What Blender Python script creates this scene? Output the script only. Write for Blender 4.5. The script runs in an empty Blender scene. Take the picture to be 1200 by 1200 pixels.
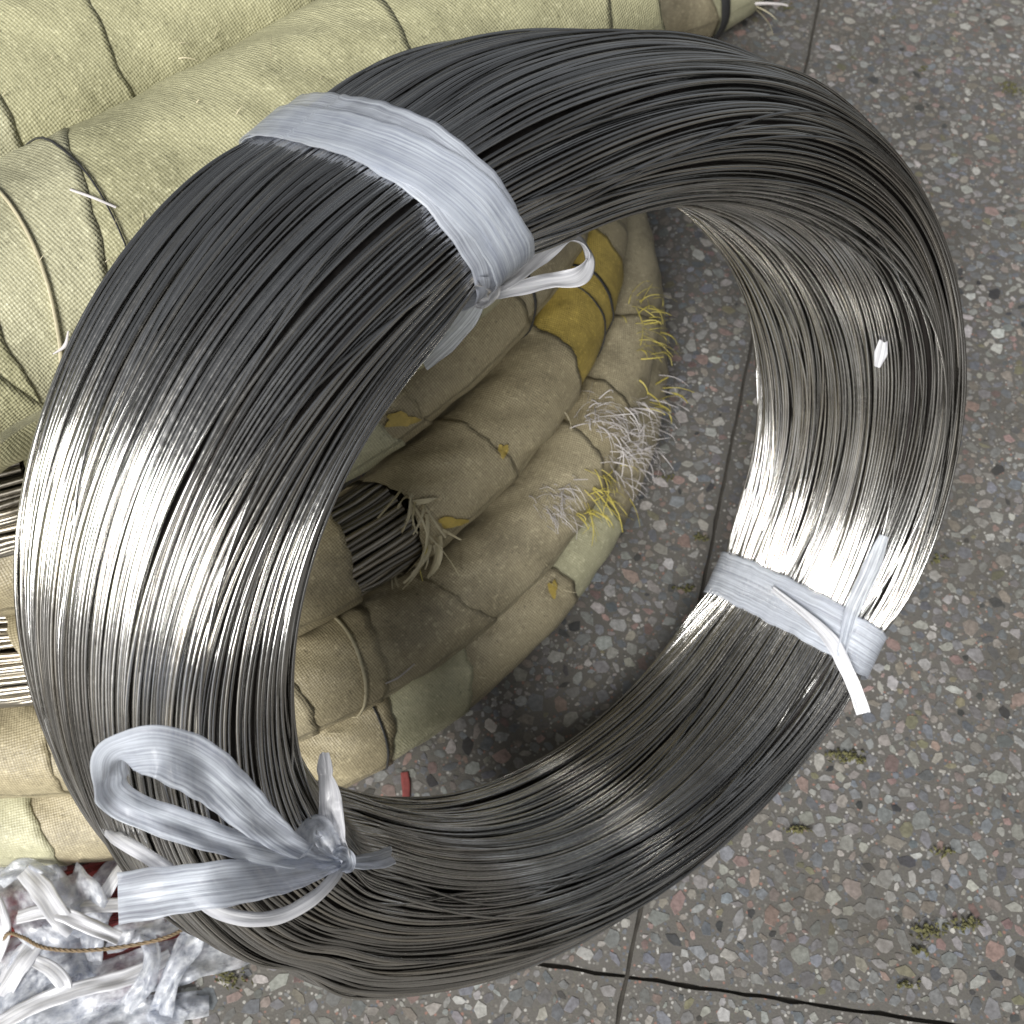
import bpy, math, random
import numpy as np
from mathutils import Vector, Matrix
from mathutils.bvhtree import BVHTree
random.seed(7); rng = np.random.default_rng(11)
S = bpy.context.scene
COL = S.collection
PI = math.pi

# ---------------------------------------------------------------- camera, sky, sun, exposure
CAM_H = 0.809
PITCH = math.radians(32)
cd = bpy.data.cameras.new('camera'); cam = bpy.data.objects.new('camera', cd); COL.objects.link(cam)
cam.location = (0, 0, CAM_H); cam.rotation_euler = (PITCH, 0, 0)
cd.sensor_width = 36; cd.angle = math.radians(50); cd.clip_start = 0.01; cd.clip_end = 200
cd.dof.use_dof = True; cd.dof.focus_distance = 0.50; cd.dof.aperture_fstop = 22
S.camera = cam
SUN_EL, SUN_AZ = 37, -112          # azimuth counted from +x towards +y
w = bpy.data.worlds.new('World'); S.world = w; w.use_nodes = True
nt = w.node_tree; bg = nt.nodes['Background']
sky = nt.nodes.new('ShaderNodeTexSky'); sky.sky_type = 'NISHITA'; sky.sun_disc = False
sky.sun_elevation = math.radians(SUN_EL); sky.sun_rotation = math.radians(90 - SUN_AZ)
sky.air_density = 1.0; sky.dust_density = 3.5; sky.ozone_density = 0.6
hs = nt.nodes.new('ShaderNodeHueSaturation'); hs.inputs['Saturation'].default_value = 0.25
nt.links.new(sky.outputs[0], hs.inputs['Color']); nt.links.new(hs.outputs[0], bg.inputs[0])
bg.inputs[1].default_value = 0.055
ld = bpy.data.lights.new('sun', 'SUN'); ld.energy = 5.0; ld.angle = math.radians(30); ld.color = (1.0, 0.99, 0.975)
sun = bpy.data.objects.new('sun', ld); COL.objects.link(sun)
e, a = math.radians(SUN_EL), math.radians(SUN_AZ)
sd = Vector((math.cos(e)*math.cos(a), math.cos(e)*math.sin(a), math.sin(e)))
sun.rotation_euler = sd.to_track_quat('Z', 'Y').to_euler()
S.view_settings.view_transform = 'Standard'; S.view_settings.look = 'None'
S.view_settings.exposure = 0.1; S.view_settings.gamma = 1

# ---------------------------------------------------------------- helpers
RM = np.array([[1, 0, 0], [0, math.cos(PITCH), -math.sin(PITCH)], [0, math.sin(PITCH), math.cos(PITCH)]])
EYE = np.array([0, 0, CAM_H]); FPX = 600/math.tan(math.radians(25))
def ray(x, y):
    d = RM @ np.array([(x-600)/FPX, (600-y)/FPX, -1.0]); return d      # unit camera depth
def fl(x, y, z=0.0):
    d = ray(x, y); return EYE + d*((CAM_H-z)/-d[2])
def obj(name, verts, faces, mat, parent=None, smooth=True, uv=None, label=None, cat=None, group=None, kind=None, mats=None):
    me = bpy.data.meshes.new(name)
    verts = np.asarray(verts, float)
    if isinstance(faces, np.ndarray):
        n = len(faces); k = faces.shape[1]
        me.vertices.add(len(verts)); me.vertices.foreach_set('co', verts.ravel())
        me.loops.add(n*k); me.loops.foreach_set('vertex_index', faces.ravel().astype(np.int32))
        me.polygons.add(n); me.polygons.foreach_set('loop_start', np.arange(0, n*k, k, dtype=np.int32))
        me.update(calc_edges=True)
    else:
        me.from_pydata([tuple(v) for v in verts], [], faces)
    if smooth: me.polygons.foreach_set('use_smooth', np.ones(len(me.polygons), bool))
    if uv is not None:
        l = me.uv_layers.new(name='UVMap'); idx = np.empty(len(me.loops), np.int32)
        me.loops.foreach_get('vertex_index', idx); l.data.foreach_set('uv', np.asarray(uv, float)[idx].ravel())
    if mat: me.materials.append(mat)
    o = bpy.data.objects.new(name, me); COL.objects.link(o)
    if parent: o.parent = parent
    tag(o, label, cat, group, kind)
    return o
def tag(o, label=None, cat=None, group=None, kind=None):
    if label: o['label'] = label
    if cat: o['category'] = cat
    if group: o['group'] = group
    if kind: o['kind'] = kind
def empty(name, label, cat, group=None, loc=(0, 0, 0)):
    o = bpy.data.objects.new(name, None); COL.objects.link(o); o.location = loc; o.empty_display_size = .05
    tag(o, label, cat, group); return o
def set_parent_keep(o, p):
    o.parent = p; o.matrix_parent_inverse = Matrix.Translation(-p.location)
def grid_faces(nu, nv, wrap_u=False, wrap_v=False):
    U = nu if wrap_u else nu-1; V = nv if wrap_v else nv-1
    i, j = np.meshgrid(np.arange(U), np.arange(V), indexing='ij')
    i2, j2 = (i+1) % nu, (j+1) % nv
    return np.stack([i*nv+j, i2*nv+j, i2*nv+j2, i*nv+j2], -1).reshape(-1, 4)
def unit(v): return v/np.maximum(np.linalg.norm(v, axis=-1, keepdims=True), 1e-9)
def catmull(P, n):
    P = np.asarray(P, float); Q = np.vstack([2*P[0]-P[1], P, 2*P[-1]-P[-2]])
    t = np.linspace(0, len(P)-1-1e-9, n); i = t.astype(int); f = (t-i)[:, None]
    a, b, c, d = Q[i], Q[i+1], Q[i+2], Q[i+3]
    return .5*((2*b)+(-a+c)*f+(2*a-5*b+4*c-d)*f**2+(-a+3*b-3*c+d)*f**3)

# ---------------------------------------------------------------- node helpers / materials
def new_mat(name):
    m = bpy.data.materials.new(name); m.use_nodes = True
    return m, m.node_tree, m.node_tree.nodes['Principled BSDF']
def N(nt, typ, **kw):
    n = nt.nodes.new(typ)
    for k, v in kw.items():
        if k.startswith('i_'): n.inputs[k[2:].replace('_', ' ')].default_value = v
        else: setattr(n, k, v)
    return n
def ramp(nt, stops, src, interp='LINEAR'):
    r = nt.nodes.new('ShaderNodeValToRGB'); r.color_ramp.interpolation = interp
    els = r.color_ramp.elements
    while len(els) < len(stops): els.new(.5)
    for e_, (p, c) in zip(els, stops):
        e_.position = p; e_.color = (*c, 1) if len(c) == 3 else c
    nt.links.new(src, r.inputs[0]); return r
def g3(v): return (v, v, v)
def mixc(nt, a, b, fac, mode='MIX'):
    m = nt.nodes.new('ShaderNodeMix'); m.data_type = 'RGBA'; m.blend_type = mode
    for s, v in ((m.inputs[6], a), (m.inputs[7], b), (m.inputs[0], fac)):
        if isinstance(v, bpy.types.NodeSocket): nt.links.new(v, s)
        elif isinstance(v, tuple): s.default_value = (*v, 1)
        else: s.default_value = v
    return m.outputs[2]
def math_n(nt, op, a, b=None):
    m = nt.nodes.new('ShaderNodeMath'); m.operation = op
    for i, v in enumerate((a, b)):
        if v is None: continue
        if isinstance(v, bpy.types.NodeSocket): nt.links.new(v, m.inputs[i])
        else: m.inputs[i].default_value = v
    return m.outputs[0]

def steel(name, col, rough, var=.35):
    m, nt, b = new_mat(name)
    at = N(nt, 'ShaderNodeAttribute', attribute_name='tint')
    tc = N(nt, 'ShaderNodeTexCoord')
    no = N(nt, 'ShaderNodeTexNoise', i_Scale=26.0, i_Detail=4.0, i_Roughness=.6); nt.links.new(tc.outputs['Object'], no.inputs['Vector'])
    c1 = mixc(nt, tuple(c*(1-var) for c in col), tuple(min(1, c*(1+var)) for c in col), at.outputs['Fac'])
    c1 = mixc(nt, c1, tuple(c*k for c, k in zip(col, (1.04, .98, .88))), ramp(nt, [(.80, g3(0)), (.95, g3(.6))], at.outputs['Fac']).outputs[0])  # warm hue on some strands, painting in yellow-brown reflections
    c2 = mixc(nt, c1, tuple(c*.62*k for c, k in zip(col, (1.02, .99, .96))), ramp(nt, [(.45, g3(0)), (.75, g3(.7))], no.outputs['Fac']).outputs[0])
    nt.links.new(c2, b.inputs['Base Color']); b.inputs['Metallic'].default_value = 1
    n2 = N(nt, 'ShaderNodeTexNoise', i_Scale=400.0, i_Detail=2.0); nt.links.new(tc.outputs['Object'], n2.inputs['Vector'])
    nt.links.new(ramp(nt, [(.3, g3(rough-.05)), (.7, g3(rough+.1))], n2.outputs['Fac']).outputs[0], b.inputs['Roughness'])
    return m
M_wire = steel('steel_wire', (.60, .595, .575), .125)
M_core = steel('steel_wire_shaded', (.10, .09, .085), .45)  # wire steel darkened, the black of the gaps put into its colour
M_bare = steel('bare_inner_wire', (.40, .37, .31), .33)

def plastic(name, col=(.74, .76, .83), alpha=(.62, .97), scale=(3, 260), rough=.33):
    m, nt, b = new_mat(name)
    tc = N(nt, 'ShaderNodeTexCoord'); mp = N(nt, 'ShaderNodeMapping'); mp.inputs['Scale'].default_value = (scale[0], scale[1], 1)
    nt.links.new(tc.outputs['UV'], mp.inputs[0])
    no = N(nt, 'ShaderNodeTexNoise', i_Scale=4.0, i_Detail=5.0, i_Roughness=.65); nt.links.new(mp.outputs[0], no.inputs['Vector'])
    n2 = N(nt, 'ShaderNodeTexNoise', i_Scale=70.0, i_Detail=3.0); nt.links.new(tc.outputs['Object'], n2.inputs['Vector'])
    nt.links.new(mixc(nt, tuple(c*.62 for c in col), tuple(min(c*1.2, .92) for c in col), ramp(nt, [(.3, g3(0)), (.7, g3(1))], no.outputs['Fac']).outputs[0]), b.inputs['Base Color'])
    s = math_n(nt, 'ADD', math_n(nt, 'MULTIPLY', no.outputs['Fac'], .7), math_n(nt, 'MULTIPLY', n2.outputs['Fac'], .3))
    nt.links.new(ramp(nt, [(.36, g3(alpha[0])), (.60, g3(alpha[1]))], s).outputs[0], b.inputs['Alpha'])
    b.inputs['Roughness'].default_value = rough
    b.inputs['Coat Weight'].default_value = .35; b.inputs['Coat Roughness'].default_value = .15
    bp = N(nt, 'ShaderNodeBump', i_Strength=.55, i_Distance=.0012); nt.links.new(s, bp.inputs['Height']); nt.links.new(bp.outputs[0], b.inputs['Normal'])
    tr = N(nt, 'ShaderNodeBsdfTranslucent'); tr.inputs[0].default_value = (*col, 1)
    mx = N(nt, 'ShaderNodeMixShader'); mx.inputs[0].default_value = .22
    out = nt.nodes['Material Output']
    nt.links.new(b.outputs[0], mx.inputs[1]); nt.links.new(tr.outputs[0], mx.inputs[2]); nt.links.new(mx.outputs[0], out.inputs[0])
    return m
M_tape = plastic('white_plastic_tape', (.70, .74, .86), alpha=(.22, .72))
M_tape2 = plastic('thin_plastic_tape', (.72, .76, .87), (.15, .55))
M_film = plastic('cloudy_film', (.76, .81, .92), (.05, .62), (28, 45), .10)
M_whitefilm = plastic('white_film', (.78, .79, .85), (.75, 1.0), (3, 160), .25)
M_redfilm = plastic('red_plastic', (.30, .05, .045), (.15, .9), (2, 60), .3)

def woven(name, c1, c2, dirt_shade=.35, weave=.0024):
    m, nt, b = new_mat(name)
    tc = N(nt, 'ShaderNodeTexCoord'); sep = N(nt, 'ShaderNodeSeparateXYZ')
    mp = N(nt, 'ShaderNodeMapping'); mp.inputs['Rotation'].default_value = (0, 0, math.radians(33))
    nd = N(nt, 'ShaderNodeTexNoise', i_Scale=35.0, i_Detail=2.0); nt.links.new(tc.outputs['Object'], nd.inputs['Vector'])
    vm = N(nt, 'ShaderNodeVectorMath', operation='MULTIPLY_ADD'); vm.inputs[1].default_value = (.004, .004, 0)
    nt.links.new(nd.outputs['Color'], vm.inputs[0]); nt.links.new(tc.outputs['UV'], vm.inputs[2])
    nt.links.new(vm.outputs[0], mp.inputs[0]); nt.links.new(mp.outputs[0], sep.inputs[0])
    k = 2*PI/weave
    sx = math_n(nt, 'SINE', math_n(nt, 'MULTIPLY', sep.outputs[0], k)); sy = math_n(nt, 'SINE', math_n(nt, 'MULTIPLY', sep.outputs[1], k))
    pr = math_n(nt, 'ADD', math_n(nt, 'MULTIPLY', math_n(nt, 'MULTIPLY', sx, sy), .5), .5)
    no = N(nt, 'ShaderNodeTexNoise', i_Scale=11.0, i_Detail=8.0, i_Roughness=.72); nt.links.new(tc.outputs['Object'], no.inputs['Vector'])
    nf = N(nt, 'ShaderNodeTexNoise', i_Scale=300.0, i_Detail=3.0, i_Roughness=.7); nt.links.new(tc.outputs['Object'], nf.inputs['Vector'])
    base = mixc(nt, c1, c2, pr)
    base = mixc(nt, base, tuple(c*.5 for c in c1), ramp(nt, [(.46, g3(0)), (.70, g3(min(1, dirt_shade*1.9)))], no.outputs['Fac']).outputs[0])  # patchy dirt, raised to paint in the shade inside the coil opening
    base = mixc(nt, base, tuple(min(1, c*1.5) for c in c2), ramp(nt, [(.56, g3(0)), (.7, g3(.45))], nf.outputs['Fac']).outputs[0])
    base = mixc(nt, base, tuple(c*.35 for c in c1), ramp(nt, [(.28, g3(.6)), (.40, g3(0))], nf.outputs['Fac']).outputs[0])
    nt.links.new(base, b.inputs['Base Color'])
    b.inputs['Roughness'].default_value = .45
    st = N(nt, 'ShaderNodeMapping'); st.inputs['Scale'].default_value = (90, 14, 1); nt.links.new(tc.outputs['UV'], st.inputs[0])
    ns = N(nt, 'ShaderNodeTexNoise', i_Scale=1.0, i_Detail=5.0, i_Roughness=.6); nt.links.new(st.outputs[0], ns.inputs['Vector'])
    h = math_n(nt, 'ADD', math_n(nt, 'MULTIPLY', pr, .15), math_n(nt, 'ADD', math_n(nt, 'MULTIPLY', ns.outputs['Fac'], .45), math_n(nt, 'MULTIPLY', nf.outputs['Fac'], .35)))
    bp = N(nt, 'ShaderNodeBump', i_Strength=.8, i_Distance=.0022); nt.links.new(h, bp.inputs['Height']); nt.links.new(bp.outputs[0], b.inputs['Normal'])
    return m
M_bagP = woven('woven_bag_pale', (.40, .38, .235), (.55, .535, .37))
M_bagO = woven('woven_bag_olive', (.35, .335, .185), (.51, .49, .315))
M_bagB = woven('woven_bag_brown', (.23, .19, .11), (.47, .41, .265))
M_bagT = woven('woven_bag_tan', (.25, .21, .13), (.51, .45, .30), .45)
M_bagY = woven('woven_bag_yellow', (.36, .27, .06), (.52, .39, .10), .62)

def plain(name, col, rough=.6, var=.3, scale=80.):
    m, nt, b = new_mat(name)
    tc = N(nt, 'ShaderNodeTexCoord'); no = N(nt, 'ShaderNodeTexNoise', i_Scale=scale, i_Detail=5.0, i_Roughness=.65); nt.links.new(tc.outputs['Object'], no.inputs['Vector'])
    nt.links.new(mixc(nt, tuple(c*(1-var) for c in col), tuple(min(1, c*(1+var)) for c in col), no.outputs['Fac']), b.inputs['Base Color'])
    b.inputs['Roughness'].default_value = rough
    bp = N(nt, 'ShaderNodeBump', i_Strength=.3, i_Distance=.001); nt.links.new(no.outputs['Fac'], bp.inputs['Height']); nt.links.new(bp.outputs[0], b.inputs['Normal'])
    return m
M_thW = plain('thread_white', (.52, .49, .48), .5); M_thY = plain('thread_yellow', (.46, .39, .08), .5)
M_thT = plain('thread_tan', (.50, .45, .30), .5)
M_twine = plain('brown_twine', (.20, .145, .085), .85, .5, 600.); M_strap = plain('dark_strap', (.035, .035, .035), .4)
M_moss = plain('moss', (.105, .10, .04), .9, .6, 500.); M_redpaint = plain('red_paint', (.20, .05, .045), .6, .5, 200.)
M_grout = plain('floor_joint', (.060, .054, .045), .9, .7)

def terrazzo_base():
    m, nt, b = new_mat('terrazzo_matrix')
    tc = N(nt, 'ShaderNodeTexCoord')
    vo = N(nt, 'ShaderNodeTexVoronoi', i_Scale=330.0); nt.links.new(tc.outputs['Object'], vo.inputs['Vector'])
    sp = N(nt, 'ShaderNodeSeparateColor'); nt.links.new(vo.outputs['Color'], sp.inputs[0])
    cc = ramp(nt, [(0, (.13, .125, .105)), (.35, (.20, .19, .17)), (.5, (.12, .13, .15)), (.62, (.30, .29, .27)), (.74, (.10, .10, .09)), (.86, (.26, .15, .12)), (.93, (.42, .41, .38))], sp.outputs[0], 'CONSTANT')
    chip = ramp(nt, [(.30, g3(1)), (.42, g3(0))], vo.outputs['Distance'])
    no = N(nt, 'ShaderNodeTexNoise', i_Scale=9.0, i_Detail=6.0, i_Roughness=.6); nt.links.new(tc.outputs['Object'], no.inputs['Vector'])
    nf = N(nt, 'ShaderNodeTexNoise', i_Scale=700.0, i_Detail=3.0); nt.links.new(tc.outputs['Object'], nf.inputs['Vector'])
    mt = mixc(nt, (.085, .08, .072), (.16, .15, .135), nf.outputs['Fac'])
    c = mixc(nt, mt, cc.outputs[0], chip.outputs[0])
    c = mixc(nt, c, (.07, .062, .048), ramp(nt, [(.5, g3(0)), (.8, g3(.75))], no.outputs['Fac']).outputs[0])
    nt.links.new(c, b.inputs['Base Color'])
    nt.links.new(ramp(nt, [(.3, g3(.42)), (.7, g3(.7))], no.outputs['Fac']).outputs[0], b.inputs['Roughness'])
    bp = N(nt, 'ShaderNodeBump', i_Strength=.35, i_Distance=.0006); nt.links.new(nf.outputs['Fac'], bp.inputs['Height']); nt.links.new(bp.outputs[0], b.inputs['Normal'])
    return m
M_terr = terrazzo_base()
def chip_mat():
    m, nt, b = new_mat('terrazzo_stone_chip')
    at = N(nt, 'ShaderNodeAttribute', attribute_name='chip'); tc = N(nt, 'ShaderNodeTexCoord')
    no = N(nt, 'ShaderNodeTexNoise', i_Scale=260.0, i_Detail=5.0, i_Roughness=.7); nt.links.new(tc.outputs['Object'], no.inputs['Vector'])
    big = N(nt, 'ShaderNodeTexNoise', i_Scale=9.0, i_Detail=6.0, i_Roughness=.6); nt.links.new(tc.outputs['Object'], big.inputs['Vector'])
    c = mixc(nt, at.outputs['Color'], ramp(nt, [(.3, g3(.55)), (.7, g3(1.25))], no.outputs['Fac']).outputs[0], 1.0, 'MULTIPLY')
    c = mixc(nt, c, (.09, .08, .062), ramp(nt, [(.42, g3(.15)), (.72, g3(.75))], big.outputs['Fac']).outputs[0])
    nt.links.new(c, b.inputs['Base Color']); b.inputs['Roughness'].default_value = .42
    bp = N(nt, 'ShaderNodeBump', i_Strength=.25, i_Distance=.0005); nt.links.new(no.outputs['Fac'], bp.inputs['Height']); nt.links.new(bp.outputs[0], b.inputs['Normal'])
    return m
M_chip = chip_mat()

# ================================================================ THE FLOOR
floor = obj('floor', [(-8, -6, -.004), (8, -6, -.004), (8, 12, -.004), (-8, 12, -.004)], [(0, 1, 2, 3)], M_grout, smooth=False, kind='structure')
Jv0, Jv1 = fl(735, 1140)[:2], fl(952, 40)[:2]                 # the joint running away from the camera
Jh0, Jh1 = fl(745, 1146)[:2], fl(1100, 1198)[:2]              # the joint across
dv = unit(Jv1-Jv0); dh = unit(Jh1-Jh0)
def sidev(p): return dv[0]*(p[1]-Jv0[1])-dv[1]*(p[0]-Jv0[0])   # >0 left of the joint
def sideh(p): return dh[0]*(p[1]-Jh0[1])-dh[1]*(p[0]-Jh0[0])   # >0 beyond the joint
A_ = np.array([[dv[0], -dh[0]], [dv[1], -dh[1]]]); tt = np.linalg.solve(A_, Jh0-Jv0); X0 = Jv0+dv*tt[0]
GAP = .0010
SV = 1.75  # slab length along dv beyond the cross joint
def slab(su, sv):
    """su: -1 left / +1 right of the long joint, sv: -1 near / +1 beyond the cross joint"""
    lu = 1.3; lv = SV if sv > 0 else 1.2
    nU, nV = 130, 130
    us = np.linspace(0, lu, nU); vs = np.linspace(0, lv, nV)
    wob = lambda t, k: .0007*np.sin(t*61+k)+.0006*np.sin(t*143+2*k)+.0005*np.sin(t*391+k)
    o = X0 + dh*su*GAP + dv*sv*GAP
    top = []
    for i, u_ in enumerate(us):
        for j, v_ in enumerate(vs):
            p = o + dh*su*u_ + dv*sv*v_
            if i == 0: p = p + dh*su*abs(wob(v_, 1+su))
            if j == 0: p = p + dv*sv*abs(wob(u_, 2+sv+su))
            top.append((p[0], p[1], 0))
    V = [t for t in top]; F = [tuple(f) for f in grid_faces(nU, nV)]
    if su*sv < 0: F = [f[::-1] for f in F]
    # skirt on the joint sides
    def skirt(idx):
        b0 = len(V)
        for k in idx: V.append((V[k][0], V[k][1], -.004))
        for k in range(len(idx)-1): F.append((idx[k], idx[k+1], b0+k+1, b0+k))
    skirt([j for j in range(nV)]); skirt([i*nV for i in range(nU)])
    return obj('floor_slab', V, F, M_terr, parent=floor, smooth=False)
slabs = {(su, sv): slab(su, sv) for su in (-1, 1) for sv in (-1, 1)}

PAL = [((.23, .235, .24), 26), ((.33, .33, .32), 20), ((.16, .18, .21), 14), ((.24, .26, .30), 9), ((.40, .385, .345), 14), ((.50, .485, .45), 10),
       ((.38, .25, .215), 7), ((.27, .17, .155), 3), ((.06, .065, .075), 4), ((.25, .23, .13), 3), ((.32, .275, .23), 13)]
pc = np.array([p[1] for p in PAL], float); pc /= pc.sum(); pcum = np.cumsum(pc)
chips = []
cell = .012; hashg = {}
def try_chip(x, y, r):
    cx, cy = int(x//cell), int(y//cell)
    k = int(math.ceil((r+.012)/cell))
    for i in range(cx-k, cx+k+1):
        for j in range(cy-k, cy+k+1):
            for (X, Y, Rr) in hashg.get((i, j), ()):
                if (X-x)**2+(Y-y)**2 < (Rr+r)**2*.52: return False
    hashg.setdefault((cx, cy), []).append((x, y, r)); return True
def in_view(x, y):
    c = (np.array([x, y, 0])-EYE) @ RM
    return abs(c[0]/-c[2]) < .50 and abs(c[1]/-c[2]) < .50
for rad, tries in ((.0090, 900), (.0078, 4200), (.0064, 16000), (.0049, 40000), (.0038, 70000), (.0027, 60000)):
    R_ = rng.random((tries, 4))
    for a_, b_, c_, d_ in R_:
        y = .05+1.4*b_; x = (-.40+.80*a_)*(1+.55*y)
        if rad < .003 and y > .75: continue
        if x < -.05 and y > .45: continue
        r = rad*(.85+.3*c_)
        dvj, dhj = abs(sidev((x, y))), abs(sideh((x, y)))
        if min(dvj, dhj) < r*.95+.003: continue
        if try_chip(x, y, r): chips.append((x, y, r))
def chip_poly(x, y, r):
    n = random.randint(5, 7); asp = random.uniform(.45, .95); rot = random.uniform(0, PI)
    an = sorted((k+random.uniform(-.33, .33))*2*PI/n for k in range(n)); P = []
    for q in an:
        rr = r*random.uniform(.66, 1.05)
        px, py = rr*math.cos(q), rr*asp*math.sin(q)
        P.append((x+px*math.cos(rot)-py*math.sin(rot), y+px*math.sin(rot)+py*math.cos(rot)))
    return P
def chip_mesh(items):
    V, F, C = [], [], []
    for (x, y, r) in items:
        P = chip_poly(x, y, r); n = len(P)
        col = PAL[int(np.searchsorted(pcum, random.random()))][0]; br = random.uniform(.66, 1.18)
        gm = sum(col)/3; col = tuple(min(1, (c*.72+gm*.28)*br*random.uniform(.96, 1.04)) for c in col)
        b0 = len(V); zt = random.uniform(.0002, .0005)
        for (px, py) in P: V.append((px, py, -.0004))
        for (px, py) in P: V.append((x+(px-x)*.965, y+(py-y)*.965, zt))
        F.append(tuple(range(b0+n, b0+2*n)))
        for k in range(n): F.append((b0+k, b0+(k+1) % n, b0+n+(k+1) % n, b0+n+k))
        C += [(*col, 1)]*(2*n)
    return V, F, C
def add_chips(name, items, parent, kind=None):
    V, F, C = chip_mesh(items)
    o = obj(name, V, F, M_chip, parent=parent, smooth=False, kind=kind)
    at = o.data.color_attributes.new('chip', 'FLOAT_COLOR', 'POINT'); at.data.foreach_set('color', np.array(C, float).ravel())
    return o
def shown(c):
    q = (np.array([c[0], c[1], 0])-EYE) @ RM; return c[2]/-q[2] if in_view(c[0], c[1]) else 0
chips.sort(key=shown, reverse=True)
buckets = {k: [[], []] for k in slabs}
for i, c in enumerate(chips):
    key = (1 if sidev(c) < 0 else -1, 1 if sideh(c) > 0 else -1)
    buckets[key][0 if i < 290 else 1].append(c)
for key, (big, rest) in buckets.items():
    for c in big: add_chips('stone_chip', [c], slabs[key])
    if rest: add_chips('stone_chips', rest, slabs[key], 'stuff')

# ================================================================ THE LEANING WIRE COIL
Q = [0.03533, -0.01614, 0.63013, 0.8683, -0.47138, 0.03532, 0.07307, 0.79841, 0.030, 0.16644, 0.21609, 3.00112, 0.11253, 1.97523, -0.02621, -0.01014, 0.01135, 0.25161]
qx, qy, qd, qnx, qny, qa, qb, qp, qe, qt0, qa1, qta, qb1, qtb, qe3, qt3, qw, qtw = Q
nn = unit(np.array([qnx, qny, 1.0])); E1 = unit(np.cross([0, 1, 0], nn)); E2 = np.cross(nn, E1)
NN, E1, E2 = RM @ nn, RM @ E1, RM @ E2
RC = RM @ np.array([qx, qy, -qd]) + EYE
TIES = [(90, .13), (-9, .12), (152, .10)]
def ring_dims(T):
    RR = .2385*(1+qe*np.cos(2*(T-qt0))+qe3*np.cos(3*(T-qt3)))
    Aa = qa*(1+qa1*np.cos(T-qta)); Bb = qb*(1+qb1*np.cos(T-qtb)); Ww = qw*np.cos(2*(T-qtw))
    pin = np.zeros_like(T)
    for d, wd in TIES:
        x = (T-d*2*PI/240+PI) % (2*PI)-PI; pin += np.exp(-(x/wd)**2)
    return RR, Aa*(1-.07*pin), Bb*(1-.045*pin), Ww
_u = np.linspace(0, 2*PI, 2001)
sc = lambda u: np.sign(np.cos(u))*np.abs(np.cos(u))**qp
ss = lambda u: np.sign(np.sin(u))*np.abs(np.sin(u))**qp
_arc = np.concatenate([[0], np.cumsum(np.hypot(np.diff(.035*sc(_u)), np.diff(.073*ss(_u))))]); PER = _arc[-1]; _arc /= PER
def ring_point(T, s, off):
    """T ring angle, s section arc fraction 0..1, off outward offset in metres"""
    RR, Aa, Bb, Ww = ring_dims(T)
    u = np.interp(s % 1.0, _arc, _u)
    cu, su = np.cos(u), np.sin(u)
    r, z = Aa*sc(u), Bb*ss(u)
    nr, nz = np.sign(cu)*np.abs(cu)**(2-qp)/Aa, np.sign(su)*np.abs(su)**(2-qp)/Bb
    l = np.hypot(nr, nz)+1e-9; r = r+off*nr/l; z = z+off*nz/l+Ww
    d = np.cos(T)[..., None]*E1+np.sin(T)[..., None]*E2
    return RC+(RR+r)[..., None]*d+z[..., None]*NN
WD = .00088
NS = int(PER/(2*WD)*1.10)
# flow field that carries neighbouring strands together
FL = [(random.choice([1, 2, 3]), random.choice([-3, -2, -1, 1, 2, 3]), random.uniform(0, 2*PI), random.uniform(.003, .0075)) for _ in range(6)] + \
     [(random.choice([4, 5, 7]), random.choice([-4, -3, 3, 4, 5]), random.uniform(0, 2*PI), random.uniform(.0012, .0030)) for _ in range(7)]
def flow(s, T): return sum(am*np.sin(2*PI*m*s+n*T+ph) for m, n, ph, am in FL)
GR = sorted([.03, .115, .205, .275, .335, .415, .50, .60, .69, .77, .86, .94])
GD = [random.uniform(.0022, .0065) for _ in GR]
GP = [(random.choice([1, 2, 3]), random.uniform(0, 2*PI)) for _ in GR]
def groove(s, T):
    d = np.zeros_like(T)+.0018
    for g, dep, (n, ph) in zip(GR, GD, GP):
        amp = .42+.58*np.sin(n*T+ph)
        x = (s-g+.5) % 1.0-.5
        d = d-dep*amp*np.exp(-(x/.0056)**2) - .0012*np.exp(-(x/.02)**2)
    return d
def strand_set(specs, seg, sides):
    """specs: list of (s0, base offset, layer phase noise...) -> verts, faces, tint"""
    T = np.linspace(0, 2*PI, seg, endpoint=False); V, F, C = [], [], []
    tie_w = np.zeros(seg)
    for d_, wd_ in TIES: tie_w = np.maximum(tie_w, np.exp(-(((T-d_*2*PI/240+PI) % (2*PI)-PI)/wd_)**2))
    gf = grid_faces(seg, sides, True, True); ang = np.linspace(0, 2*PI, sides, endpoint=False)
    for k, sp in enumerate(specs):
        s0, off, wig, tint, layf = sp
        n1, n2, n3 = (random.randint(1, 3), random.randint(3, 7), random.randint(8, 15)); p = [random.uniform(0, 2*PI) for _ in range(5)]
        ind = wig*(np.sin(n1*T+p[0])+.5*np.sin(n2*T+p[1]))+.00022*np.sin(n3*T+p[2])
        s = s0+ind+layf*flow(s0, T)
        o = off+groove(s0+ind, T)*min(1, layf+.2)+.00035*np.sin(n2*T+p[3])+.00020*np.sin(n3*T+p[4])
        o = np.where(o > 0, o*(1-.9*tie_w), o*(1-.45*tie_w))
        P = ring_point(T, s, o)
        tg = unit(np.roll(P, -1, 0)-np.roll(P, 1, 0)); c1 = unit(np.cross(tg, NN)); c2 = np.cross(tg, c1)
        vv = P[:, None]+WD*(np.cos(ang)[None, :, None]*c1[:, None]+np.sin(ang)[None, :, None]*c2[:, None])
        V.append(vv.reshape(-1, 3)); F.append(gf+k*seg*sides); C.append(np.full(seg*sides, tint))
    return np.concatenate(V), np.concatenate(F), np.concatenate(C)
coil = empty('wire_coil', 'large ring of loose shiny steel wire leaning on the wrapped coils, bound with white tape', 'wire coil', loc=tuple(RC))
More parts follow.
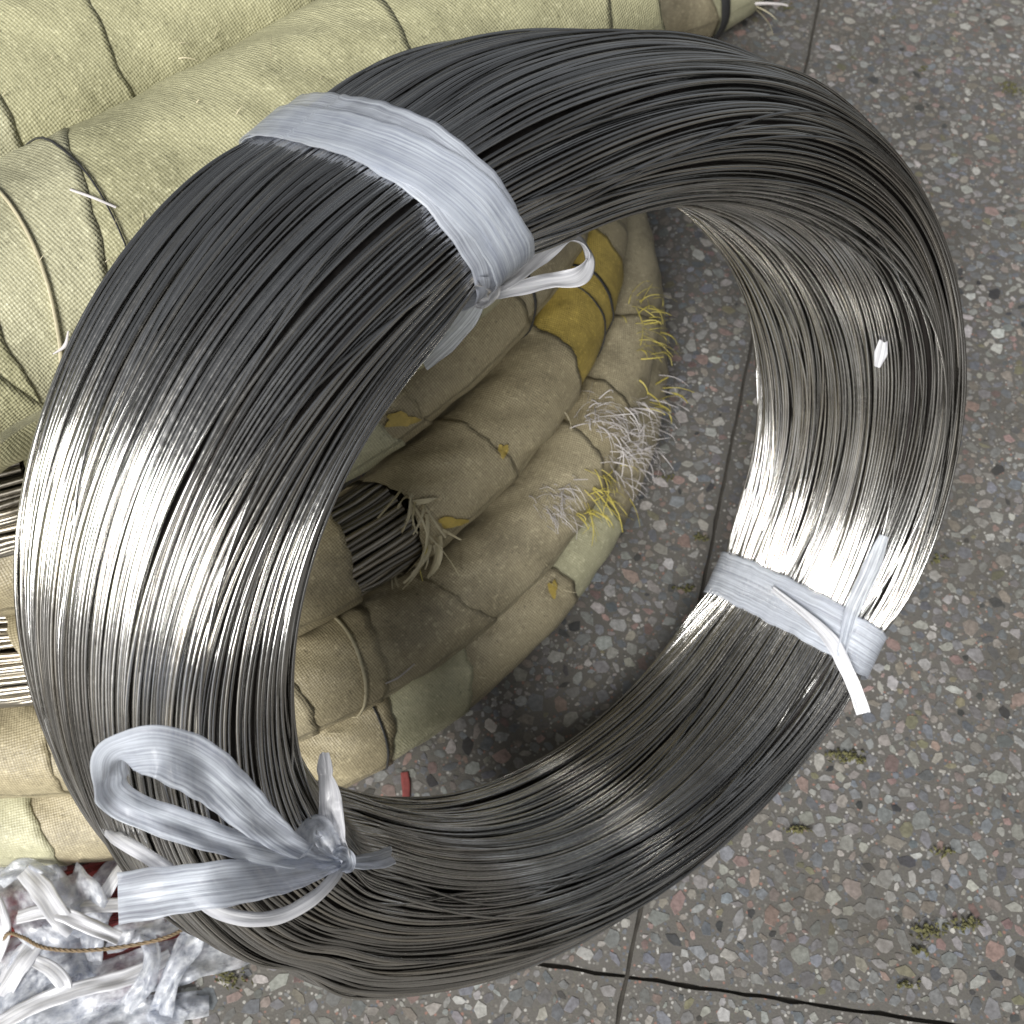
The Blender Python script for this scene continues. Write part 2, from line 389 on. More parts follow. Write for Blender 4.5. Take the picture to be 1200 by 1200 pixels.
def ring_obj(name, data, mat, **kw):
    V, F, C = data
    o = obj(name, V, F, mat, **kw); set_parent_keep(o, coil)
    at = o.data.attributes.new('tint', 'FLOAT', 'POINT'); at.data.foreach_set('value', C)
    return o
specs = []
for i in range(NS):
    s0 = (i+random.uniform(-.12, .12))/NS
    wild = random.random()
    wig = random.uniform(.0002, .0010) if wild < .66 else random.uniform(.0018, .0055) if wild < .9 else random.uniform(.007, .018)
    off = 0 if wild < .72 else random.uniform(.0004, .0012) if wild < .93 else .0018
    specs.append((s0, off+random.uniform(-.0004, .0004), wig, random.random()**.8, 1.0))
nb = len(GR)
for b in range(nb):
    g0, g1 = GR[b], GR[(b+1) % nb]
    part = [s for s in specs if ((s[0]-g0) % 1.0) < ((g1-g0) % 1.0)]
    if part: ring_obj('wire_bundle', strand_set(part, 300, 6), M_wire, kind='stuff')
inner = [((i+random.uniform(-.3, .3))/165, -.0021+random.uniform(-.0005, .0003), random.uniform(.002, .008), random.random()*.5, 1.0) for i in range(165)]
ring_obj('inner_wires', strand_set(inner, 200, 5), M_wire, kind='stuff')
# loose single wires that cross over the lay
for s0, wig in ((.07, .02), (.16, .016), (.24, .012), (.31, .015), (.45, .02), (.56, .02), (.82, .015), (.90, .02)):
    ring_obj('stray_wire', strand_set([(s0, .0026, wig, random.random(), .8)], 300, 6), M_wire)
# packed inside of the coil, its dark steel painting the shade between wires
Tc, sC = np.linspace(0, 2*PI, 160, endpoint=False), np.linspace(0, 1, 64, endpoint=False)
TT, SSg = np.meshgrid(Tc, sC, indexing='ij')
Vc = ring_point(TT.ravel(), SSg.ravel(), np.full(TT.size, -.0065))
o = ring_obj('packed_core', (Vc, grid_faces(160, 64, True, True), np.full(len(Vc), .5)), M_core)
# smooth hull used only to find where ties and knots touch the wires
Vh = ring_point(TT.ravel(), SSg.ravel(), np.full(TT.size, .003))
BV_R = BVHTree.FromPolygons([tuple(v) for v in Vh], [tuple(int(k) for k in f) for f in grid_faces(160, 64, True, True)])

# ---------------------------------------------------------------- ribbons
def ribbon(name, P, widths, wdir=None, mat=None, nL=70, nW=9, crumple=.0006, curl=.0, twist=None, seed=0, parent=None, thick=.00025, closed=False, fold=0.0, **kw):
    P = np.asarray(P, float); C = catmull(P, nL)
    if closed: C = P; nL = len(P)
    tg = unit(np.gradient(C, axis=0))
    if closed: tg = unit(np.roll(C, -1, 0)-np.roll(C, 1, 0))
    W_ = np.interp(np.linspace(0, 1, nL), np.linspace(0, 1, len(widths)), widths)
    if wdir is None: wdir = unit(EYE-C)          # lies facing the open side
    wdir = np.broadcast_to(np.asarray(wdir, float), C.shape)
    nrm = unit(wdir-(wdir*tg).sum(1, keepdims=True)*tg); sd_ = np.cross(tg, nrm)
    if twist is not None:
        a_ = np.interp(np.linspace(0, 1, nL), np.linspace(0, 1, len(twist)), twist)[:, None]
        sd_, nrm = sd_*np.cos(a_)+nrm*np.sin(a_), -sd_*np.sin(a_)+nrm*np.cos(a_)
    x = np.linspace(-1, 1, nW); rs = np.random.default_rng(seed+5)
    L = np.concatenate([[0], np.cumsum(np.linalg.norm(np.diff(C, axis=0), axis=1))])
    ph = rs.uniform(0, 6.28, 8); H = np.zeros((nL, nW))
    for k in range(6):
        fx = rs.uniform(1.5, 6); fl_ = rs.uniform(20, 130)*(1 if k < 3 else 2.2)
        H += crumple*np.sin(fx*x[None]+ph[k]+.8*np.sin(L[:, None]*fl_*.4))*(.6+.6*np.sin(L[:, None]*fl_+ph[k]))*(1 if k < 3 else .5)
    H += curl*(x[None]**2-.4)
    for k in range(5 if fold else 0):                       # sharp creases of crumpled film
        q = x[None]*rs.uniform(-1.6, 1.6)+L[:, None]*rs.uniform(15, 75)+rs.uniform(0, 9)
        H += fold*rs.uniform(.4, 1.)*(np.abs(q % 2-1)-.5)*2
    edge = 1+.025*np.sin(L*180+ph[0])+.02*np.sin(L*411+ph[1])
    V = C[:, None]+(W_*edge/2)[:, None, None]*x[None, :, None]*sd_[:, None]+H[..., None]*nrm[:, None]
    n0 = nL*nW; V = V.reshape(-1, 3); Nn = np.repeat(nrm, nW, 0)
    VV = np.vstack([V+Nn*thick/2, V-Nn*thick/2]); gf = grid_faces(nL, nW, closed)
    F = [tuple(int(k) for k in f) for f in gf]+[tuple(int(k)+n0 for k in f[::-1]) for f in gf]
    nl = nL if closed else nL-1
    for i in range(nl):
        j = (i+1) % nL
        F.append((i*nW, i*nW+n0, j*nW+n0, j*nW)); F.append((i*nW+nW-1, j*nW+nW-1, j*nW+nW-1+n0, i*nW+nW-1+n0))
    uv = np.stack([np.repeat(L, nW), np.tile(x, nL)*np.repeat(W_, nW)/2], -1); uv = np.vstack([uv, uv])
    o = obj(name, VV, F, mat, uv=uv, **kw)
    if parent: set_parent_keep(o, parent)
    return o
def hits(bv, pts, default_lift=.001):
    """pts: (px, py, lift) -> world points on the surface seen at that place, lifted off it; misses take the depth of their neighbours"""
    D, R_, Lf = [], [], []
    for q in pts:
        d = ray(q[0], q[1]); R_.append(d); Lf.append(q[2] if len(q) > 2 else default_lift)
        if len(q) > 3: D.append(q[3]); continue
        h = bv.ray_cast(Vector(EYE), Vector(d).normalized(), 5)
        D.append(None if h[0] is None else float(np.dot(np.array(h[0])-EYE, d)/np.dot(d, d)))
    idx = [i for i, v in enumerate(D) if v is not None]
    Df = np.interp(range(len(D)), idx, [D[i] for i in idx])
    out = []
    for d, dep, l in zip(R_, Df, Lf):
        out.append(EYE+d*dep-unit(d)*l)
    return np.array(out)

def band(name, t_in, t_out, width, seed, mat, lift=.0054, parent=None, label=None, loops=1):
    """closed tape round the section; t_in / t_out ring angles (in 240ths) at the hole side and outer side"""
    n = 120; s = np.linspace(0, 1, n, endpoint=False); u = np.interp(s, _arc, _u)
    mid = (t_in+t_out)/2; am = (t_out-t_in)/2
    T = (mid+am*np.cos(u))*2*PI/240
    C = ring_point(T, s, np.full(n, lift))
    base = ring_point(T, s, np.full(n, lift-.01)); out = unit(C-base)
    return ribbon(name, C, np.interp(s, [0, .5, 1], [width[0], width[1], width[0]]), wdir=out, mat=mat, nW=21, crumple=.00014, closed=True, seed=seed, thick=.0003, parent=parent, label=label)

# tie one: wide band, upper left
tie = empty('plastic_tie', 'wide white tape band with a small bow, round the upper left of the coil', 'plastic tie', 'plastic ties binding the wire coil', loc=tuple(ring_point(np.array([90*2*PI/240]), np.array([.25]), np.array([.003]))[0]))
band('tape_band', 90.5, 91.5, (.031, .031), 1, M_tape, parent=tie)
band('tape_band', 88.5, 92.5, (.021, .024), 2, M_tape2, lift=.0061, parent=tie)
P = hits(BV_R, [(572, 338, .003), (598, 326, .006, .52), (632, 296, .008, .53), (660, 277, .010, .535), (682, 284, .012, .54), (690, 306, .012, .545), (676, 324, .010, .54), (640, 330, .008, .535), (604, 338, .005, .525), (572, 346, .003, .515)])
ribbon('bow_loop', P, [.006, .009, .012, .010, .008, .010, .009, .008, .007, .005], mat=M_whitefilm, nL=90, crumple=.0011, curl=.002, twist=[0, .4, -.3, .9, 1.4, .6, -.4, .3, 0], seed=4, parent=tie)
P = hits(BV_R, [(560, 330, .004), (575, 338, .005), (566, 350, .004, .515), (556, 344, .002, .513)])
ribbon('knot', P, [.006, .009, .008, .005], mat=M_whitefilm, nL=30, crumple=.0015, curl=.002, seed=8, parent=tie)
P = hits(BV_R, [(566, 345, .0, .525), (548, 372, 0, .53), (520, 402, 0, .535), (494, 425, 0, .54)])
ribbon('tape_tail', P, [.006, .010, .012, .009], mat=M_tape2, nL=40, crumple=.001, seed=9, parent=tie)
# tie two: right band
tie = empty('plastic_tie', 'greyish white tape band with a short hanging tail, round the right side of the coil', 'plastic tie', 'plastic ties binding the wire coil', loc=tuple(ring_point(np.array([-8*2*PI/240]), np.array([.25]), np.array([.003]))[0]))
band('tape_band', -8.2, -10.6, (.030, .034), 21, M_tape, parent=tie)
P = hits(BV_R, [(1036, 628, .003), (1020, 668, .005), (1000, 712, .006), (990, 748, .007), (986, 770, .006)])
ribbon('tape_fold', P, [.006, .012, .010, .007, .006], mat=M_tape2, nL=50, crumple=.0004, curl=.001, seed=23, parent=tie)
P = hits(BV_R, [(905, 690, .005), (945, 722, .006), (975, 752, .007), (992, 785, .008), (1003, 810, .008), (1012, 836, .009)])
ribbon('tape_tail', P, [.004, .006, .010, .009, .009, .009], mat=M_whitefilm, nL=60, crumple=.0007, curl=.001, seed=25, parent=tie)
# tie three: cord and bow at the lower left
tie = empty('plastic_tie', 'narrow white cord in a big loose bow with long tails, at the lower left', 'plastic tie', 'plastic ties binding the wire coil', loc=tuple(hits(BV_R, [(400, 1008, .004)])[0]))
P = hits(BV_R, [(112, 955, -.03), (128, 974, -.004), (142, 985, .009), (175, 1005, .014), (208, 1028, .017), (248, 1064, .020), (290, 1077, .020), (330, 1073, .017), (368, 1052, .014), (392, 1028, .012), (402, 1012, .010)])
ribbon('cord', P, [.004, .005, .006, .0055, .0055, .0055, .006, .006, .006, .005, .004], mat=M_whitefilm, nL=110, crumple=.0003, curl=-.0010, seed=31, parent=tie)
P = hits(BV_R, [(398, 1012, .012), (345, 992, .016), (300, 958, .022), (250, 912, .030), (213, 890, .038), (180, 881, .042), (140, 888, .038), (130, 905, .032), (131, 928, .022), (152, 945, .018), (200, 964, .018), (260, 984, .018), (320, 1000, .017), (370, 1010, .014), (400, 1014, .010)])
ribbon('bow_loop', P, [.004, .009, .015, .019, .019, .018, .017, .015, .014, .012, .012, .011, .010, .007, .004], mat=M_tape, nL=170, nW=13, fold=.0005, crumple=.0002, curl=.0004, twist=[0, .1, .15, .15, .1, .2, .6, .9, .5, .1, .05, .1, .1, 0, 0], seed=33, parent=tie)
P = hits(BV_R, [(400, 1012, .012), (360, 1022, .018), (310, 1030, .027), (250, 1037, .036), (190, 1045, .044), (138, 1053, .046)])
ribbon('wide_tail', P, [.004, .010, .015, .017, .018, .019], mat=M_tape, nL=90, nW=13, fold=.0005, crumple=.0002, curl=.0003, seed=36, parent=tie)
P = hits(BV_R, [(402, 1006, .012), (396, 985, .018), (388, 955, .024, .50), (386, 925, .026, .50), (383, 903, .026, .50), (380, 882, .026, .50)])
ribbon('upright_tail', P, [.006, .009, .011, .009, .008, .004], mat=M_whitefilm, nL=70, crumple=.0009, curl=.0008, twist=[0, .6, -.3, .8, 0], seed=38, parent=tie)
P = hits(BV_R, [(402, 1010, .012), (425, 1010, .014), (445, 1007, .016), (460, 1002, .018)])
ribbon('short_tail', P, [.004, .007, .009, .009], mat=M_tape, nL=40, crumple=.0005, curl=.0008, seed=40, parent=tie)
P = hits(BV_R, [(398, 1006, .011), (384, 985, .012), (372, 968, .011), (350, 990, .010), (320, 1014, .010)])
ribbon('loose_fold', P, [.004, .010, .010, .010, .006], mat=M_film, nL=40, crumple=.0006, curl=.001, seed=41, parent=tie)
P = hits(BV_R, [(392, 1004, .014), (399, 1001, .019), (407, 1006, .018), (408, 1015, .016), (399, 1019, .014)])
ribbon('knot', P, [.005, .007, .007, .006, .004], mat=M_tape, nL=40, crumple=.001, curl=.0015, seed=42, parent=tie)
# flake of plastic caught in the wires
P = hits(BV_R, [(1035, 400, .002), (1032, 415, .003), (1028, 430, .002)])
ribbon('plastic_scrap', P, [.005, .008, .004], mat=M_whitefilm, nL=14, crumple=.0006, seed=44, label='tiny bright white flake caught between the wires at the right of the coil', cat='plastic scrap')

# ================================================================ THE WRAPPED COILS
class Tube:
    def __init__(s, P, r, seed):
        s.P = np.asarray(P, float); s.r = r; s.seed = seed
        s.L = np.concatenate([[0], np.cumsum(np.linalg.norm(np.diff(s.P, axis=0), axis=1))])
        rs = np.random.default_rng(seed)
        s.w = [(rs.uniform(8, 70), rs.integers(1, 6), rs.uniform(0, 6.28), rs.uniform(.3, 1.)) for _ in range(9)]
        s.w2 = [(rs.uniform(60, 220), rs.integers(2, 12), rs.uniform(0, 6.28), rs.uniform(.3, 1.)) for _ in range(8)]
    def at(s, l, v, rad):
        i = lambda k: np.interp(l, s.L, s.P[:, k])
        c = np.stack([i(0), i(1), i(2)], -1)
        e_ = .004; ip = lambda k, q: np.interp(l+q, s.L, s.P[:, k])
        tg = unit(np.stack([ip(k, e_)-ip(k, -e_) for k in range(3)], -1))
        side = unit(np.cross(tg, [0, 0, 1.])); up = np.cross(side, tg)
        nz = sum(a_*np.sin(f*l+m*v+p) for f, m, p, a_ in s.w)*.00032
        nz = nz+sum(a_*np.sin(f*l+m*v+p) for f, m, p, a_ in s.w2)*.00030
        rr = rad+nz
        return c+rr[..., None]*(np.cos(v)[..., None]*side+np.sin(v)[..., None]*up), tg
ALLV, ALLF = [], []; 
def edge_of(tube, l, v):
    """the slanting, slightly ragged line round the tube where one strip ends; the strip before and after share it"""
    rs = np.random.default_rng(int(abs(l)*1e4)+tube.seed*7919); ob = rs.uniform(.006, .020)*(tube.r/.036); ph = rs.uniform(0, 6.28)
    return l+ob*np.sin(v+ph)+.0012*np.sin(5*v+ph*3)+.0008*np.sin(11*v+ph)+.0004*np.sin(23*v+ph)
def wrap_seg(tube, l0, l1, ob, ph, mat, parent, flare=.0013, lab=None, name='bag_strip'):
    nu = max(8, int((l1-l0)/.004)); nv = 64; l0, l1 = round(l0, 4), round(l1, 4)
    v = np.linspace(0, 2*PI, nv, endpoint=False)
    f = np.linspace(0, 1, nu)
    a0 = edge_of(tube, l0, v)-.006; a1 = edge_of(tube, l1, v)
    l = a0[None]+(a1-a0)[None]*f[:, None]
    rad = tube.r+min(flare, flare*.036/tube.r)*np.clip((f[:, None]-.1)/.9, 0, 1)**1.5+0*l
    vv = np.broadcast_to(v[None], l.shape)
    P, _ = tube.at(l, vv, rad)
    Pe, _ = tube.at(l[-1:], vv[-1:], rad[-1:]-.0022)         # turned-in lip
    V = np.concatenate([P, Pe]).reshape(-1, 3)
    uv = np.stack([np.concatenate([l, l[-1:]]).ravel(), np.tile(v*tube.r, nu+1)], -1)
    gf = grid_faces(nu+1, nv, False, True)
    b0 = sum(len(x) for x in ALLV); ALLV.append(V); ALLF.append(gf+b0)
    return obj(name, V, gf[:, ::-1].copy(), mat, parent=parent, uv=uv, label=lab)
def bare(tube, l0, l1, parent):
    n = max(12, int((l1-l0)/.006)); k = 46; sides = 5; ang = np.linspace(0, 2*PI, sides, endpoint=False); V, F, C = [], [], []
    gf = grid_faces(n, sides, False, True)
    for j in range(k*2):
        lay = j//k; v0 = (j % k)*2*PI/k+random.uniform(-.04, .04)+.3*lay
        l = np.linspace(l0, l1, n); v = v0+.05*np.sin(l*random.uniform(8, 22)+random.uniform(0, 6))
        P, tg = tube.at(l, v, np.full(n, tube.r-.0035-.003*lay)+.0005*np.sin(l*40+j))
        c1 = unit(np.cross(tg, [0, 0, 1.])); c2 = np.cross(tg, c1); rw = .0021*tube.r/.035
        V.append((P[:, None]+rw*(np.cos(ang)[None, :, None]*c1[:, None]+np.sin(ang)[None, :, None]*c2[:, None])).reshape(-1, 3)); F.append(gf+j*n*sides); C.append(np.full(n*sides, random.random()))
    o = obj('bare_wires', np.concatenate(V), np.concatenate(F), M_bare, parent=parent, kind='stuff')
    at = o.data.attributes.new('tint', 'FLOAT', 'POINT'); at.data.foreach_set('value', np.concatenate(C)); return o
def ring_path(c, R_, z, tilt=0, n=400):
    # parametrised so that arc length grows from the far left round the near side to the right
    a_ = np.linspace(-PI, PI, n); return np.stack([c[0]+R_*np.cos(a_), c[1]+R_*np.sin(a_), np.full(n, z)+tilt*np.cos(a_)], -1)
def l_of(tube, px, py):
    d = unit(ray(px, py)); q = tube.P-EYE; dist = np.linalg.norm(np.cross(q, d), axis=1); return tube.L[dist.argmin()]
def wrap_ring(tube, parent, cuts, mats, obs, skip=(), name='bag_strip', labels={}):
    for k in range(len(cuts)-1):
        if k in skip: bare(tube, cuts[k]-.02, cuts[k+1]+.01, parent); continue
        wrap_seg(tube, cuts[k], cuts[k+1], obs[k % len(obs)], .7*k+tube.seed, mats[k % len(mats)], parent, lab=labels.get(k))
GC = 'wire coils wrapped in woven bag strips, stacked in a pile'
def make_ring(key, c, R_, z, r, seed, seams, mats, gaps, label, tilt=0, obs=(.014, -.010, .018, .008, -.014)):
    tube = Tube(ring_path(c, R_, z, tilt), r, seed)
    root = empty('wrapped_coil', label, 'wrapped coil', GC, loc=(0, 0, 0))
    ls = sorted(l_of(tube, x, y) for x, y in seams)
    L = tube.L[-1]; cuts = []
    x = ls[0]
    while x > .02: x -= .16; cuts.append(max(x, 0))
    cuts = cuts[::-1]+ls; x = ls[-1]
    while x < L-.02: x += .16; cuts.append(min(x, L))
    gp = []
    for gx, gy in gaps:
        lg = l_of(tube, gx, gy); gp.append(max(k for k in range(len(cuts)-1) if cuts[k] <= lg))
    mm = [mats(k, .5*(cuts[k]+cuts[k+1]), tube) if callable(mats) else mats[k % len(mats)] for k in range(len(cuts)-1)]
    wrap_ring(tube, root, cuts, mm, obs, skip=gp)
    return tube, root
tA, rA = make_ring('A', (-.352, .690), .460, .036, .035, 1, [(-60, 975), (60, 975), (210, 960), (330, 905), (372, 893), (452, 850), (545, 790), (640, 700), (715, 600)], [M_bagP, M_bagT, M_bagP, M_bagT, M_bagB], [], 'lowest wrapped coil of the pile, lying flat on the terrazzo floor')
tB, rB = make_ring('B', (-.334, .687), .427, .098, .035, 2, [(-60, 890), (90, 890), (240, 850), (340, 810), (425, 755), (520, 690), (655, 540), (700, 480), (760, 400)], [M_bagT, M_bagB, M_bagT], [], 'second wrapped coil from the floor, with shredded bag ends at its right')
tC, rC = make_ring('C', (-.357, .714), .417, .160, .036, 3, [(-40, 760), (48, 765), (200, 745), (392, 640), (436, 605), (545, 520), (635, 430), (722, 295), (716, 270)],
                   lambda k, l, t: M_bagY if l_of(t, 635, 430)-.001 < l < l_of(t, 722, 295)+.001 else M_bagB, [(10, 790), (412, 622)], 'third wrapped coil of the pile, with one yellow strip and a gap of bare wire')
tD, rD = make_ring('D', (-.440, .820), .500, .220, .037, 4, [(-50, 680), (70, 670), (200, 610), (420, 480), (470, 450), (590, 360), (650, 290)], [M_bagP, M_bagB, M_bagB, M_bagT], [], 'fourth wrapped coil of the pile, its strips bordered by a torn yellow patch')
tE, rE = make_ring('E', (-.47, .86), .55, .282, .036, 5, [(-60, 590), (22, 590), (120, 560), (300, 500)], [M_bagO, M_bagP], [(0, 600)], 'fifth wrapped coil, bare wire showing just below the thick upper coils')
# the two thick coils lying across the top of the pile
def thick(P, r, seed, cutsn, mats, label, gap=()):
    tube = Tube(catmull(P, 300), r, seed); root = empty('wrapped_coil', label, 'wrapped coil', GC)
    cuts = cutsn(tube); wrap_ring(tube, root, cuts, mats, (.03, -.02, .035, .015), skip=gap)
    return tube, root
a_, b_ = fl(0, 372, .392), fl(640, 5, .378); u_ = unit(b_-a_); px_ = np.array([-u_[1], u_[0], 0])
PF = [a_-u_*.55+px_*.30, a_-u_*.36+px_*.10, a_-u_*.18+px_*.01, a_, a_+(b_-a_)*.33-px_*.004, a_+(b_-a_)*.66-px_*.003, b_, b_+u_*.05]
tF, rF = thick(PF, .064, 6, lambda t: [0, .15, .3, .42, l_of(t, -40, 400), l_of(t, 28, 400), l_of(t, 110, 290), l_of(t, 420, 130), l_of(t, 600, 40), t.L[-1]], [M_bagO, M_bagP, M_bagO, M_bagO], 'thick pale olive wrapped coil that the steel ring leans against')
a2 = a_+px_*.124+np.array([0, 0, .010])+u_*-.02; 
PG = [a2-u_*.5+px_*.28, a2-u_*.3+px_*.08, a2-u_*.12+px_*.01, a2, a2+u_*.16, a2+u_*.32+px_*.004, a2+u_*.5+px_*.03, a2+u_*.62+px_*.1]
tG, rG = thick(PG, .064, 7, lambda t: [0, .2, .36, l_of(t, -60, 150), l_of(t, 100, 60), l_of(t, 270, -20), l_of(t, 330, -60), t.L[-1]], [M_bagO, M_bagO, M_bagP], 'thick wrapped coil filling the top left corner of the photo')
# a further wrapped coil beyond, with a dark strap
far_c = fl(760, -60, .05)
tH = Tube(ring_path((far_c[0]-.088, far_c[1]+.10), .235, .052), .052, 8)
rH = empty('wrapped_coil', 'beige wrapped coil beyond the steel ring, bound with a dark strap', 'wrapped coil', GC)
LH = tH.L[-1]; cutsH = list(np.linspace(0, LH, 10))
wrap_ring(tH, rH, cutsH, [M_bagT, M_bagP], (.012, -.01))
tH2 = Tube(ring_path((far_c[0]-.12, far_c[1]+.11), .225, .150), .050, 9)
rH2 = empty('wrapped_coil', 'upper beige wrapped coil at the far end, resting on the strapped one', 'wrapped coil', GC)
wrap_ring(tH2, rH2, list(np.linspace(0, tH2.L[-1], 9)), [M_bagO, M_bagT], (.012, -.01))
def strap_on(tube, l, wdt, root, name='strap', mat=None, lift=.0045, ob=.0):
    n = 48; v = np.linspace(0, 2*PI, n, endpoint=False)
    P, _ = tube.at(l+ob*np.sin(v), v, np.full(n, tube.r+lift)); P0, _ = tube.at(l+ob*np.sin(v), v, np.full(n, tube.r))
    return ribbon(name, P, [wdt], wdir=unit(P-P0), mat=mat or M_strap, nW=3, crumple=.0002, closed=True, thick=.0008, parent=root)
for x_, y_, w_ in ((668, 388, .0010), (688, 374, .0024)): strap_on(tC, l_of(tC, x_, y_), w_, rC, 'print_stripe', M_strap, .0014, .012)
strap_on(tH, l_of(tH, 822, 20), .012, rH)
strap_on(tD, l_of(tD, 588, 358), .002, rD, 'binding_string', M_strap, .0018, .01)
strap_on(tF, l_of(tF, 28, 425), .0016, rF, 'binding_string', M_thT, .0016, .03)
strap_on(tF, l_of(tF, 70, 290), .0008, rF, 'binding_string', M_strap, .0016, .02)
strap_on(tB, l_of(tB, 395, 775), .0022, rB, 'binding_string', M_thT, .0018, .012)
strap_on(tA, l_of(tA, 435, 850), .0015, rA, 'binding_string', M_strap, .0018, .008)
AV = np.concatenate(ALLV); AF = np.concatenate(ALLF)
BV_P = BVHTree.FromPolygons([tuple(v) for v in AV.tolist()], [tuple(f) for f in AF.tolist()])

# frayed threads and torn bag ends: flat little strips rooted on the coils
def frays(name, roots, n, length, wid, mat, parent, spread=.5, dirpx=None, seed=0, label=None, droop=.3, bv=None, jit=10):
    rs = np.random.default_rng(seed+100); V, F = [], []
    for k in range(n):
        px, py = roots[rs.integers(len(roots))]; px += rs.normal(0, jit); py += rs.normal(0, jit)
        h = (bv or BV_P).ray_cast(Vector(EYE), Vector(ray(px, py)).normalized(), 5)
        if h[0] is None: continue
        p = np.array(h[0]); nm = np.array(h[1]); nm = nm if nm @ (EYE-p) > 0 else -nm
        if dirpx is not None:
            d1 = ray(px+dirpx[0], py+dirpx[1]); dep = np.linalg.norm(p-EYE); dd = EYE+unit(d1)*dep-p; dd = unit(dd)
        else: dd = unit(rs.normal(size=3))
        dd = unit(dd+rs.normal(0, spread, 3)); dd = unit(dd-min(0, dd @ nm)*nm+nm*.15)
        L = length*rs.uniform(.4, 1.3); m = 8; tt_ = np.linspace(0, 1, m); cv = rs.normal(0, .2, 3)
        C = p+nm*.001+dd*(L*tt_)[:, None]+cv*(L*tt_**2)[:, None]*.9-np.array([0, 0, 1])*(L*droop*tt_**2)[:, None]+nm*(L*.12*np.sin(tt_*PI))[:, None]
        C[:, 2] = np.maximum(C[:, 2], .0015)
        tg = unit(np.gradient(C, axis=0)); sdv = unit(np.cross(tg, rs.normal(size=3))); up = np.cross(tg, sdv)
        ww = wid*rs.uniform(.5, 1.3)*(1-.5*tt_)[:, None]; b0 = len(V)*1
        for q in range(m):
            for s_ in (sdv[q]*ww[q], up[q]*ww[q]*.35, -sdv[q]*ww[q], -up[q]*ww[q]*.35): V.append(C[q]+s_)
        for q in range(m-1):
            for j in range(4): F.append((b0+q*4+j, b0+q*4+(j+1) % 4, b0+q*4+4+(j+1) % 4, b0+q*4+4+j))
    if V: return obj(name, V, F, mat, parent=parent, smooth=False, kind='stuff', label=label)
frays('frayed_threads', [(700, 485), (718, 500), (735, 520), (722, 540), (745, 480), (750, 530)], 200, .020, .00042, M_thW, rB, .7, (40, 25), 1)
frays('frayed_threads', [(770, 470), (762, 500), (752, 545), (735, 560)], 30, .022, .0005, M_thW, rB, .5, (30, 15), 12)
frays('frayed_threads', [(700, 565), (715, 575), (705, 590), (690, 600)], 44, .022, .0006, M_thY, rA, .8, (25, 25), 2, label='bright yellow frayed threads')
frays('frayed_threads', [(752, 360), (758, 385), (762, 410)], 44, .020, .0005, M_thY, rB, .7, (30, 5), 3, label='bright yellow frayed threads')
frays('frayed_threads', [(762, 455), (768, 465)], 12, .024, .0009, M_thY, rB, .5, (30, 5), 4, label='bright yellow frayed threads')
frays('frayed_threads', [(640, 585), (655, 590), (665, 575), (650, 600)], 80, .012, .00035, M_thW, rB, .6, (15, 20), 5)
frays('frayed_threads', [(480, 585), (470, 610), (462, 635), (478, 650), (500, 640)], 60, .022, .0013, M_thT, rC, .5, (-5, 25), 6)
frays('frayed_threads', [(470, 640), (480, 655), (490, 640)], 20, .014, .0008, M_thY, rC, .8, (0, 10), 7, label='bright yellow frayed threads')
frays('frayed_threads', [(480, 600), (500, 625), (470, 630)], 22, .026, .0022, M_thT, rC, .6, (5, 25), 8)
frays('frayed_threads', [(885, 15), (895, 30), (900, 50)], 40, .05, .0014, M_thT, rH, .6, (20, 10), 9, jit=5)
frays('frayed_threads', [(890, 5), (880, 60), (900, 40)], 20, .06, .0014, M_thW, rH, .6, (40, 15), 10, jit=5)
frays('frayed_threads', [(230, 80), (400, 60), (60, 340), (180, 260), (300, 110), (100, 200), (560, 30), (30, 450)], 16, .010, .0003, M_thT, rF, .5, (10, -10), 11, jit=55)
frays('frayed_threads', [(60, 60), (140, 40), (200, 20), (100, 110), (30, 120)], 10, .010, .0003, M_thT, rG, .5, (10, -10), 13, jit=40)
frays('frayed_threads', [(560, 780), (600, 750), (660, 690), (450, 870), (500, 700), (400, 840), (560, 600), (640, 500)], 26, .010, .0003, M_thT, rA, .6, (10, 10), 14, jit=30)
P = hits(BV_P, [(470, 820, .002), (453, 796, .004), (480, 780, .004), (487, 775, .002)])
ribbon('loose_thread', hits(BV_P, [(452, 801, .001), (468, 793, .004), (486, 778, .002)]), [.0010, .0013, .0008], mat=M_thW, nL=20, nW=3, crumple=.0001, label='white thread across the two lowest wrapped coils', cat='thread')
ribbon('loose_thread', hits(BV_P, [(82, 222, .001), (110, 232, .003), (136, 243, .002)]), [.0012, .0013, .001], mat=M_thW, nL=20, nW=3, crumple=.0001, label='short straight white thread on the thick olive wrapped coil', cat='thread')
ribbon('loose_thread', hits(BV_P, [(62, 415, .001), (76, 405, .003), (80, 388, .003)]), [.0006, .0018, .0006], mat=M_thW, nL=20, nW=3, crumple=.0001, label='small curved white thread on the olive coil near the ring edge', cat='thread')

# yellow patches of torn bag
def patch(px, py, w_, h_, mat, parent, seed, bv=None, name='torn_patch'):
    rs = np.random.default_rng(seed); n = 16
    pts = []; 
    for rr in (0, .5, 1):
        for k in range(n if rr else 1):
            a_ = 2*PI*k/n; f_ = rr*(.85+.2*math.sin(3*a_+seed)+.12*math.sin(5*a_+2*seed)+rs.uniform(-.08, .08)) if rr == 1 else rr
            h = (bv or BV_P).ray_cast(Vector(EYE), Vector(ray(px+w_*f_*math.cos(a_), py+h_*f_*math.sin(a_))).normalized(), 5)
            p = np.array(h[0]) if h[0] is not None else pts[0]
            pts.append(p+unit(EYE-p)*(.0018+rs.uniform(0, .0008)))
    F = [(0, 1+k, 1+(k+1) % n) for k in range(n)]+[(1+k, 1+n+k, 1+n+(k+1) % n, 1+(k+1) % n) for k in range(n)]
    return obj(name, pts, F, mat, parent=parent, label='torn yellow patch')
